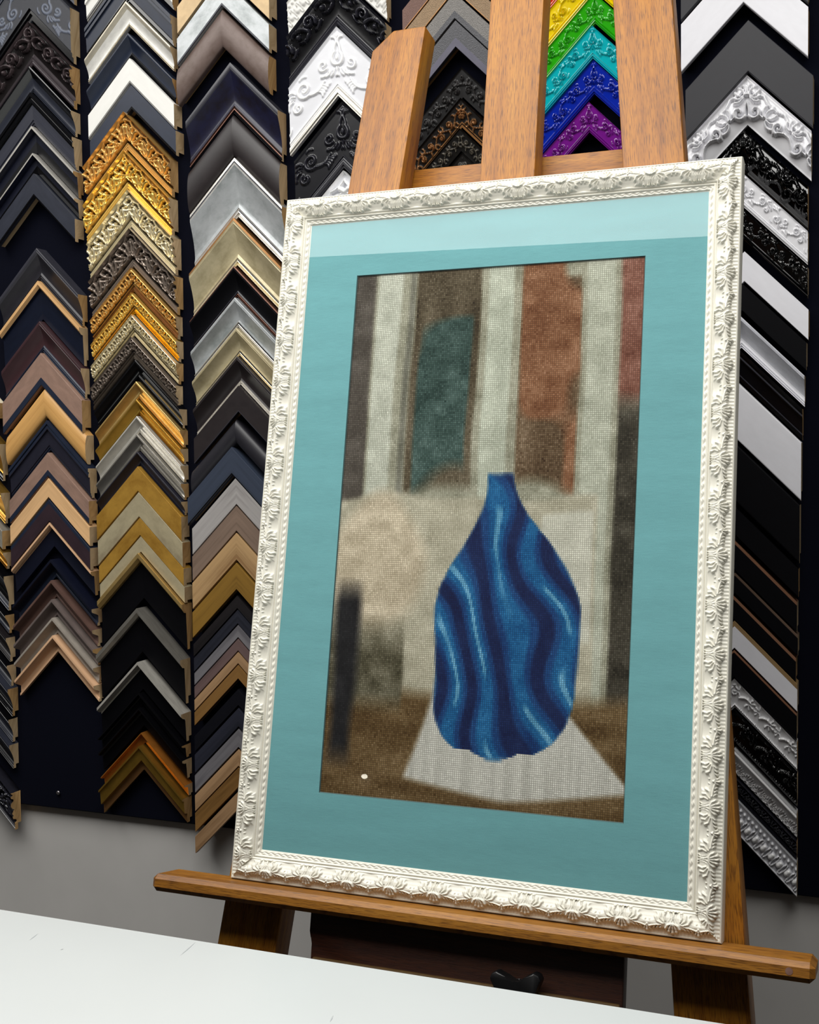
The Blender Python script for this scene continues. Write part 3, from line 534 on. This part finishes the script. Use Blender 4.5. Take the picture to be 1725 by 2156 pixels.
# tray panel under the ledge with stepped top corners and rounded front
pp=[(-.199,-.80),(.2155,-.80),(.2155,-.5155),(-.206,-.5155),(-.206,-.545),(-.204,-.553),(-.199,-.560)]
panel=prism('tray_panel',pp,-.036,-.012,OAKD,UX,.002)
prism('panel_rail',[(-.197,-.606),(.2135,-.606),(.2135,-.576),(-.197,-.576)],-.012,-.006,oak('rail_oak',(92,66,28),(70,44,16),(110,82,38)),UX,.0025,parent=panel)
# clamp knob with concave lobes
KB=M('black_plastic',(16,16,17),rough=.35)
def knob():
    cxk,cyk=.0915,-.583; pts=[]
    for k in range(4):
        a=PI/4+.08+k*PI/2
        for da,rad in ((-.16,.040),(0,.042),(.16,.040),(.36,.029),(.62,.0215),(PI/4,.0195),(.95,.0215),(1.21,.029)): pts.append((cxk+rad*math.cos(a+da),cyk+rad*math.sin(a+da)))
    return pts
kb=prism('clamp_knob',knob(),.002,.022,KB,UN,.002)
prism('shaft',[(.0915+.009*math.cos(k*PI/6),-.583+.009*math.sin(k*PI/6)) for k in range(12)],-.014,.004,KB,UN,0,parent=kb)
# rear strut
bm=bmesh.new(); p0=fp(0,.40,-.12); p1=Vector((LX,2.03,0.01)); d=(p1-p0).normalized(); s=Vector((1,0,0)); q=d.cross(s)
vs_=[bm.verts.new(p+s*a*.03+q*b*.018-easel.location) for p in (p0,p1) for a,b in ((-1,-1),(1,-1),(1,1),(-1,1))]
for f in ((0,1,2,3),(7,6,5,4),(0,4,5,1),(1,5,6,2),(2,6,7,3),(3,7,4,0)): bm.faces.new([vs_[k] for k in f])
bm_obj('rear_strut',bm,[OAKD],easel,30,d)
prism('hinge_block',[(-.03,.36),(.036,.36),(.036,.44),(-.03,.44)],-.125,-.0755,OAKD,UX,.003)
# dull filled screw hole near the ledge end
prism('screw_plug',[(.409+.0042*math.cos(k*PI/8),-.503+.0042*math.sin(k*PI/8)) for k in range(16)],.0285,.0303,M('plug_filler',(128,96,84),'mottle',rough=.6,dark=(96,60,48)),UX,0,parent=bpy.data.objects['ledge'])
M('steel',(150,146,150),metal=.9,rough=.3)
# ------------------------------------------------------------------ framed picture
FW,FH,WM=.66,.98182,.0463
frame=thing('picture_frame','ivory white carved frame holding a teal-matted stitched picture, standing on the easel ledge','picture frame',tuple(fp(0,-FH/2,0)))
IV=M('ivory_paint',(227,224,211),'plain',rough=.38,amt=.05,coat=.1)
def frame_tile():
    P=1.3117; h=P/2; s=[]
    def both(pts,r0,r1,amp):
        s.append(([(h+x,y) for x,y in pts],r0,r1,amp)); s.append(([(h-x,y) for x,y in pts],r0,r1,amp))
    def base(U,V):
        x=np.abs((U-h+P/2)%P-P/2)          # 0 on the palmette axis, P/2 at the bud
        edge=.175+.055*np.clip(x/.26,0,1)**2+.022*np.cos(x*2*PI/.105)*(x>.2)-.05*np.exp(-((x-.655)/.07)**2)
        top=.64-.0*x; hole=np.clip(1-((x-.655)/.25)**2-((V-.53)/.15)**2,0,1)**.5
        m=np.clip((V-edge)/.035,0,1)*np.clip((top-V)/.03,0,1)
        return np.clip(m*.58-.50*hole*m,0,1)
    both([(.045,.655),(.018,.57),(.016,.48),(.045,.39)],.022,.018,.78)
    both([(.10,.65),(.066,.57),(.068,.49),(.11,.41)],.022,.018,.72)
    for ex,ey,rr in ((0,.125,.052),(.095,.15,.054),(.175,.215,.054)):
        both([(ex*.25,.37),(ex*.75,ey+.10),(ex,ey+.02)],.03,rr,1.)
    for pts in ([(.19,.43),(.235,.53),(.205,.615)],[(.225,.40),(.325,.48),(.32,.58)],[(.26,.355),(.40,.40),(.445,.49)]):
        both(pts,.03,.05,.95)
    both([(.21,.37),(.30,.315),(.42,.30),(.53,.275),(.60,.25)],.03,.036,.86)
    both([(.27,.30),(.32,.235)],.026,.036,.8); both([(.36,.295),(.41,.225)],.026,.034,.78); both([(.45,.285),(.50,.215)],.024,.032,.78)
    both([(.625,.27),(.585,.185)],.03,.034,.85); both([(.655,.23),(.655,.15)],.034,.042,1.); both([(.656,.30),(.656,.28)],.042,.042,.9); both([(.57,.34),(.60,.42)],.02,.03,.6)
    return raster(s,P,420,320,base),P
FT=frame_tile()
def frame_height(u,v):
    """u metres along, v 0..1 from the outer edge inwards -> height above frame back (m), relief"""
    base=np.interp(v,[0,.02,.05,.06,.21,.24,.34,.50,.62,.63,.66,.69,.70,.715,.74,.765,.775,.785,.88,.885,.90,.97,1.],
                     [.022,.0255,.0262,.0250,.0262,.0275,.0292,.0272,.0240,.0248,.0258,.0248,.0232,.0240,.0247,.0240,.0226,.0226,.0216,.0205,.0205,.0165,.0135])
    H=sample(FT,u/WM,v)
    m=((v>.1)&(v<.655)).astype(float)
    rel=H*m*.0062
    rib=((v>.055)&(v<.20))*(.5+.5*np.cos(2*PI*u/.0046))*.0008*np.clip(1-H*3,0,1)
    ph=u/.0098*2*PI
    bead=np.exp(-((v-.832-.018*np.sin(ph))/.016)**2)*-.0010+np.exp(-((v-.832)/.04)**2)*.0012*(.5+.5*np.sin(ph+1.2))
    return base+rel+rib+bead,H
def frame_side(k):
    # k: 0 bottom 1 right 2 top 3 left
    L=FW if k in(0,2) else FH; Wd=FH if k in (0,2) else FW
    ns=int(L/.00075); nv=76
    vs=np.unique(np.round(np.concatenate([np.linspace(0,1,nv),[.02,.05,.06,.63,.66,.69,.70,.715,.74,.765,.775,.885]]),4)); K=len(vs)
    sg=np.linspace(-1,1,ns); Sg,V=np.meshgrid(sg,vs,indexing='ij')
    x=Sg*(L/2-V*WM); z,H=frame_height(x,V)
    inset=V*WM
    ext=[(0.,-.0098,0.0015),(1.,-.0215,0.)]   # side wall foot and inner rebate foot
    P=np.zeros((ns,K+4,3))
    P[:,1:K+1,0]=x; P[:,1:K+1,1]=-(Wd/2)+inset; P[:,1:K+1,2]=z-.0350
    P[:,0,0]=sg*(L/2); P[:,0,1]=-Wd/2; P[:,0,2]=-.0350
    P[:,K+1,0]=sg*(L/2-WM); P[:,K+1,1]=-Wd/2+WM; P[:,K+1,2]=-.0242
    P[:,K+2,0]=sg*(L/2-WM*.86); P[:,K+2,1]=-Wd/2+WM*.86; P[:,K+2,2]=-.0242
    P[:,K+3,0]=sg*(L/2-WM*.86); P[:,K+3,1]=-Wd/2+WM*.86; P[:,K+3,2]=-.0350
    ang=[0,PI/2,PI,-PI/2][k]; c_,s_=math.cos(ang),math.sin(ang)
    xx=P[...,0]*c_-P[...,1]*s_; yy=P[...,0]*s_+P[...,1]*c_
    W=np.array(FC)[None,None]+xx[...,None]*np.array(UX)+yy[...,None]*np.array(UY)+P[...,2][...,None]*np.array(UN)-np.array(frame.location)
    n=K+4; idx=np.arange(ns*n).reshape(ns,n); a=idx[:-1,:]; b=idx[1:,:]
    F=np.stack([a,b,np.roll(b,-1,1),np.roll(a,-1,1)],-1).reshape(-1,4)
    F=[tuple(f) for f in F]+[tuple(idx[0,:]),tuple(idx[-1,::-1])]
    uv=np.zeros((ns,n,2)); uv[...,0]=P[...,0]; uv[...,1]=np.linspace(0,.06,n)
    return mesh_obj('carved_rail',W.reshape(-1,3),F,[IV],None,uv.reshape(-1,2),45,frame)
for k in range(4): frame_side(k)
def fplane(name,w,h,n,mat,cx=0,cy=0,thick=.0,hole=None,uvs=1.):
    bm=bmesh.new(); L=bm.loops.layers.uv.new('UVMap')
    off=frame.location
    def V(x,y,nn): return bm.verts.new(fp(cx+x,cy+y,nn)-off)
    o_=[(-w/2,-h/2),(w/2,-h/2),(w/2,h/2),(-w/2,h/2)]
    if hole:
        hw,hh,hx,hy,bev=hole
        q=[V(x,y,n) for x,y in o_]; i=[V(hx-cx+sx*(hw/2+bev),hy-cy+sy*(hh/2+bev),n) for sx,sy in ((-1,-1),(1,-1),(1,1),(-1,1))]; j=[V(hx-cx+sx*hw/2,hy-cy+sy*hh/2,n-thick) for sx,sy in ((-1,-1),(1,-1),(1,1),(-1,1))]
        for k in range(4):
            bm.faces.new((q[k],q[(k+1)%4],i[(k+1)%4],i[k])); f=bm.faces.new((i[k],i[(k+1)%4],j[(k+1)%4],j[k])); f.material_index=1
    else:
        q=[V(x,y,n) for x,y in o_]; bm.faces.new(q)
        if thick:
            j=[V(x,y,n-thick) for x,y in o_]; bm.faces.new(j[::-1])
            for k in range(4): bm.faces.new((q[k],j[k],j[(k+1)%4],q[(k+1)%4]))
    for f in bm.faces:
        for l in f.loops:
            p=l.vert.co+off-FC; l[L].uv=(p.dot(UX),p.dot(UY))
    me=bpy.data.meshes.new(name); bm.to_mesh(me); bm.free()
    for m in (mat if isinstance(mat,list) else [mat]): me.materials.append(m)
    return link(bpy.data.objects.new(name,me),frame)
# mat board : teal linen
nb=NB('teal_linen'); c=lin((108,163,167)); n1=nb.noise(nb.uvmap(60,1500),1,3,.6); n2=nb.noise(nb.uvmap(900,900),1,2,.6); n3=nb.noise(nb.uvmap(6,40),1,3)
ad=nb.add('ShaderNodeMath',operation='MULTIPLY_ADD'); ad.inputs[1].default_value=.4; nb.wire(n1,'Fac',ad,0); m2=nb.add('ShaderNodeMath',operation='MULTIPLY_ADD'); m2.inputs[1].default_value=.3; nb.wire(n2,'Fac',m2,0); m3=nb.add('ShaderNodeMath',operation='MULTIPLY'); m3.inputs[1].default_value=.3; nb.wire(n3,'Fac',m3,0); nb.wire(m3,0,m2,2); nb.wire(m2,0,ad,2)
r=nb.ramp([(.3,scale(c,.82)),(.7,scale(c,1.18))]); nb.wire(ad,0,r,'Fac'); nb.wire(r,'Color',nb.b,'Base Color'); nb.b.inputs['Roughness'].default_value=.8; nb.b.inputs['Specular IOR Level'].default_value=.2; TEAL=nb.m
fplane('mat_board',.578,.899,-.0155,[TEAL,M('mat_core',(70,96,96))],thick=.0016,hole=(.41394,.72941,-.0003,.0011,.0012))
# glazing : thin clear pane, Fresnel reflection over straight-through transparency
nb=NB('picture_glass'); nb.n.remove(nb.b); out=nb.n['Material Output']; lw_=nb.add('ShaderNodeLayerWeight'); lw_.inputs['Blend'].default_value=.5; pw=nb.add('ShaderNodeMath',operation='POWER'); pw.inputs[1].default_value=5.; nb.wire(lw_,'Facing',pw,0); fr=nb.add('ShaderNodeMath',operation='MULTIPLY_ADD'); fr.inputs[1].default_value=.93; fr.inputs[2].default_value=.05; nb.wire(pw,0,fr,0); tr=nb.add('ShaderNodeBsdfTransparent'); gl=nb.add('ShaderNodeBsdfGlossy'); gl.inputs['Roughness'].default_value=.004; mx=nb.add('ShaderNodeMixShader')
nb.wire(fr,0,mx,0); nb.l.new(tr.outputs[0],mx.inputs[1]); nb.l.new(gl.outputs[0],mx.inputs[2]); nb.l.new(mx.outputs[0],out.inputs[0]); GLASS=nb.m
fplane('glazing',.576,.897,-.0142,GLASS)
fplane('backing_board',.58,.90,-.0225,M('backing',(120,100,76)),thick=.004)
# stitched picture : abstract blue and ivory colour study worked in cross stitch
nx_,ny_=152,268; aw,ah=.4165,.732
gx,gy=np.meshgrid((np.arange(nx_)+.5)/nx_,(np.arange(ny_)+.5)/ny_,indexing='ij')   # gy from the top
def fld(seed,sx,sy):
    r_=np.random.default_rng(seed); g=r_.random((sx+2,sy+2)); x=gx*sx; y=gy*sy; i=x.astype(int); j=y.astype(int); fx=smooth01(x-i); fy=smooth01(y-j)
    return (g[i,j]*(1-fx)+g[i+1,j]*fx)*(1-fy)+(g[i,j+1]*(1-fx)+g[i+1,j+1]*fx)*fy
dz=np.random.default_rng(3).normal(0,1,(nx_,ny_))
col=np.zeros((nx_,ny_,3))
def put(mask,rgb,var=10,fs=None):
    m=np.clip(mask,0,1)[...,None]; v=np.array(rgb,float)[None,None]+ (dz*var*.6)[...,None] + (((fs if fs is not None else fld(11,24,44))-.5)*var*3)[...,None]
    col[:]=col*(1-m)+v*m
def soft(a,e=.012): return np.clip(.5+a/e,0,1)
warp=(fld(5,6,9)-.5)*.05
put(np.ones_like(gx),(158,158,138),12)
band=lambda a,b: soft(gx-a+warp*.3)*soft(b-gx-warp*.3)
put(band(-.1,.075),(86,80,72),8); put(band(.085,.17),(196,200,184),10); put(band(.2,.22),(120,120,106),8)
top=soft(.43-gy+warp,.03)
put(band(.225,.455)*top*soft(gy+.2),(86,76,56),16,fld(21,18,10)); put(band(.60,.80)*top*soft(gy-.03),(98,78,54),18,fld(22,16,9))
put(band(.25,.43)*top*soft(fld(31,5,7)-.62,.1),(60,84,78),14); put(band(.6,.8)*top*soft(fld(32,6,8)-.62,.1),(134,92,62),14)
put(band(.48,.57),(190,196,178),10); put(band(.82,.91),(186,190,172),10); put(band(.93,1.1)*soft(.27-gy+warp,.06),(132,88,72),12); put(band(.93,1.1)*soft(gy-.27-warp,.06),(62,58,46),12)
put(soft(gy-.44+warp*.4)*band(-.1,.88),(186,182,160),10)
put(soft(gy-.47+warp*.4)*soft(.7-gy)*band(.70,.87),(206,206,190),8)
put(soft(.15-np.hypot((gx-.13)/1.1,(gy-.57)*1.2)+warp,.04),(204,192,166),12)
put(soft(gy-.80+warp*.4,.03),(104,82,48),14,fld(41,8,40)); put(soft(gy-.70,.08)*band(-.1,.26)*soft(.83-gy,.04),(96,92,72),14)
put(soft(.045-np.abs(gx-.055)+warp*.6,.03)*soft(gy-.62,.05)*soft(.93-gy,.05),(26,26,28),6)
# ivory mound
yb=.985-.10*np.abs(gx-.62)**1.2
mw=.10+.30*np.clip((gy-.66)/.32,0,1)**1.3
put(soft(mw-np.abs(gx-(.50+.16*np.clip((gy-.66)/.3,0,1))),.02)*soft(gy-.70+(gx-.45)*.15,.03)*soft(yb-gy,.012),(206,206,196),8,fld(51,70,6))
# blue tapering drop
t_=np.clip((gy-.40)/.51,0,1); wd=.045+.19*smooth01(t_/.5)*np.sqrt(np.clip(1-np.clip((t_-.72)/.28,0,1)**2.4,0,1)); wd=np.where(t_>.98,wd*.6,wd); cxv=.56+.035*np.sin(t_*3.)+.02*t_
drop=soft(wd-np.abs(gx-cxv)+warp*.4,.012)*soft(gy-.40)*soft(.912-gy)
fold=np.sin((gx*1.0-gy*.55+warp*1.2)*46+fld(61,5,9)*5)
put(drop,(14,62,118),8,fld(62,20,16)); put(drop*soft(fold-.35,.5),(20,96,150),10); put(drop*soft(-fold-.55,.4),(10,30,78),6); put(drop*soft(fold-.93,.08)*soft(fld(63,12,14)-.5,.2),(96,160,196),10)
col=np.clip(col,4,250)/255
lc=np.where(col<=.04045,col/12.92,((col+.055)/1.055)**2.4)
vx=np.linspace(-aw/2,aw/2,nx_+1); vy=np.linspace(ah/2,-ah/2,ny_+1)
VX,VY=np.meshgrid(vx,vy,indexing='ij'); WP=np.array(FC)[None,None]+VX[...,None]*np.array(UX)+(VY+.0011)[...,None]*np.array(UY)-.0178*np.array(UN)-np.array(frame.location)
ii=np.arange((nx_+1)*(ny_+1)).reshape(nx_+1,ny_+1)
F=np.stack([ii[:-1,:-1],ii[:-1,1:],ii[1:,1:],ii[1:,:-1]],-1).reshape(-1,4)
nb=NB('cross_stitch'); at=nb.add('ShaderNodeAttribute',attribute_name='thread')
tc=nb.add('ShaderNodeTexCoord'); sx=nb.add('ShaderNodeSeparateXYZ'); nb.wire(tc,'UV',sx,0)
def wave(o):
    m=nb.add('ShaderNodeMath',operation='FRACT'); nb.wire(sx,o,m,0); a=nb.add('ShaderNodeMath',operation='SUBTRACT'); nb.wire(m,0,a,0); a.inputs[1].default_value=.5; b=nb.add('ShaderNodeMath',operation='ABSOLUTE'); nb.wire(a,0,b,0); return b
wx,wy=wave(0),wave(1); mxx=nb.add('ShaderNodeMath',operation='MAXIMUM'); nb.wire(wx,0,mxx,0); nb.wire(wy,0,mxx,1)
r=nb.ramp([(.30,(1,1,1)),(.5,(.30,.28,.26))]); nb.wire(mxx,0,r,'Fac'); mc=nb.add('ShaderNodeMix',data_type='RGBA',blend_type='MULTIPLY'); mc.inputs[0].default_value=1.
nb.l.new(at.outputs['Color'],mc.inputs[6]); nb.l.new(r.outputs['Color'],mc.inputs[7]); nb.l.new(mc.outputs[2],nb.b.inputs['Base Color']); nb.b.inputs['Roughness'].default_value=.75; nb.b.inputs['Specular IOR Level'].default_value=.25
st=mesh_obj('stitched_picture',WP.reshape(-1,3),[tuple(f) for f in F],[nb.m],None,np.stack(np.meshgrid(np.arange(nx_+1),np.arange(ny_+1),indexing='ij'),-1).reshape(-1,2),None,frame)
ca=st.data.attributes.new('thread','FLOAT_COLOR','CORNER'); lc4=np.concatenate([lc,np.ones((nx_,ny_,1))],-1).reshape(-1,4)
ca.data.foreach_set('color',np.repeat(lc4,4,axis=0).astype(np.float32).ravel())
# ------------------------------------------------------------------ white counter in front
TZ=EYE-.53672
counter=thing('counter','white laminate worktop counter with a faint scratch, in front of the easel','counter',(-.55,.75,0))
nb=NB('white_laminate'); n=nb.noise(nb.uvmap(4,4,4,'Object'),1,3); c=lin((200,204,204)); r=nb.ramp([(.3,scale(c,.97)),(.7,c)]); nb.wire(n,'Fac',r,'Fac'); nb.wire(r,'Color',nb.b,'Base Color'); nb.b.inputs['Roughness'].default_value=.45; LAM=nb.m
def cbox(name,x0,x1,y0,y1,z0,z1,m,bev): 
    bm=box_bm(x0,x1,y0,y1,z0,z1,bev); 
    for v in bm.verts: v.co-=counter.location
    return bm_obj(name,bm,[m],counter,30)
CAB=M('cabinet_grey',(58,58,60),rough=.6)
wt=cbox('worktop',-1.65,.55,.30,1.15,TZ-.035,TZ,LAM,.002)
cbox('cabinet_side',-1.60,-1.57,.36,1.09,0,TZ-.035,CAB,.001); cbox('cabinet_side',.47,.50,.36,1.09,0,TZ-.035,CAB,.001); cbox('cabinet_back',-1.57,.47,1.06,1.08,0,TZ-.035,CAB,.001)
SCR=M('scratch',(176,180,182))
def scratch(x0,y0,x1,y1,w=.0007):
    d=Vector((x1-x0,y1-y0,0)); n=Vector((-d.y,d.x,0)).normalized()*w; bm=bmesh.new(); a=Vector((x0,y0,TZ+.0003)); b=Vector((x1,y1,TZ+.0003)); m_=(a+b)/2
    v=[bm.verts.new(p-counter.location) for p in (a,m_-n,b,m_+n)]; bm.faces.new(v); bm_obj('scratch',bm,[SCR],wt)
scratch(-0.7072,1.1068,-0.7108,1.1436)
scratch(-0.4897,1.0229,-0.4926,1.0365)
scratch(-0.8887,1.0843,-0.8920,1.1031)
scratch(-0.8394,1.0745,-0.8376,1.0779)

# push pin low on the empty part of the board
pin=thing('push_pin','small round steel push pin near the bottom of the bare navy board','pin',(PINX,BOARD_Y,PINZ))
bm=bmesh.new(); bmesh.ops.create_uvsphere(bm,u_segments=16,v_segments=10,radius=.0045); 
for v in bm.verts: v.co=Vector((v.co.x,v.co.y*.6-.004,v.co.z))
bm_obj('head',bm,[MATS['steel']],pin,60)
bm=bmesh.new(); bmesh.ops.create_cone(bm,segments=10,radius1=.0012,radius2=.0012,depth=.004,cap_ends=True); bmesh.ops.transform(bm,verts=bm.verts[:],matrix=Matrix.Translation((0,-.002,0))@Matrix.Rotation(PI/2,4,'X')); bm_obj('pin_shaft',bm,[MATS['steel']],pin)
# ------------------------------------------------------------------ lights
def area(name,loc,sx,sy,power,rot=(0,0,0),color=(1,1,1)):
    l=bpy.data.lights.new(name,'AREA'); l.shape='RECTANGLE'; l.size=sx; l.size_y=sy; l.energy=power; l.color=color
    o=bpy.data.objects.new(name,l); o.location=loc; o.rotation_euler=rot; C.objects.link(o); return o
area('ceiling_panel_light',(-.95,.68,ZC-.02),3.2,1.58,KEYP,(0,0,math.radians(-2.2)),(1,.985,.95))
area('added_fill_light',(1.15,-1.1,ZC-.02),1.3,2.2,FILLP,(0,0,0),(1,.98,.95))  # weak fill added from the right, no known fixture there
# small round lamp on the far wall (seen mirrored in the glazing)
bm=bmesh.new(); bmesh.ops.create_uvsphere(bm,u_segments=24,v_segments=12,radius=.016)
for v in bm.verts: v.co=Vector((v.co.x,v.co.y*.5,v.co.z*.7))
nb=NB('lamp_glow'); nb.b.inputs['Emission Color'].default_value=(1,.95,.8,1); nb.b.inputs['Emission Strength'].default_value=14
lamp=bm_obj('wall_lamp',bm,[nb.m],None,60); lamp.location=(-2.35,Y0+.018,1.53); tag(lamp,'small round glowing lamp on the wall behind the camera','lamp')
w=bpy.data.worlds.new('World'); SC.world=w; w.use_nodes=True; w.node_tree.nodes['Background'].inputs[0].default_value=(.5,.5,.5,1); w.node_tree.nodes['Background'].inputs[1].default_value=.3
# ------------------------------------------------------------------ camera
yaw,pitch,roll,fpx=.37558,-.04681,-.01008,2563.27
cy,sy,cp,sp,cr,sr=math.cos(yaw),math.sin(yaw),math.cos(pitch),math.sin(pitch),math.cos(roll),math.sin(roll)
fwd=Vector((-sy*cp,cy*cp,sp)); rt=Vector((cy,sy,0)); up=rt.cross(fwd); r2=rt*cr+up*sr; u2=-rt*sr+up*cr
cam=bpy.data.cameras.new('camera'); co=bpy.data.objects.new('camera',cam); C.objects.link(co)
co.matrix_world=Matrix(((r2.x,u2.x,-fwd.x,0),(r2.y,u2.y,-fwd.y,0),(r2.z,u2.z,-fwd.z,EYE),(0,0,0,1)))
cam.sensor_fit='VERTICAL'; cam.sensor_height=36; cam.sensor_width=36*1725/2156; cam.lens=fpx/2156*36; cam.clip_start=.02
SC.camera=co
SC.view_settings.view_transform='Standard'; SC.view_settings.look='None'; SC.view_settings.exposure=EXPO; SC.view_settings.gamma=1
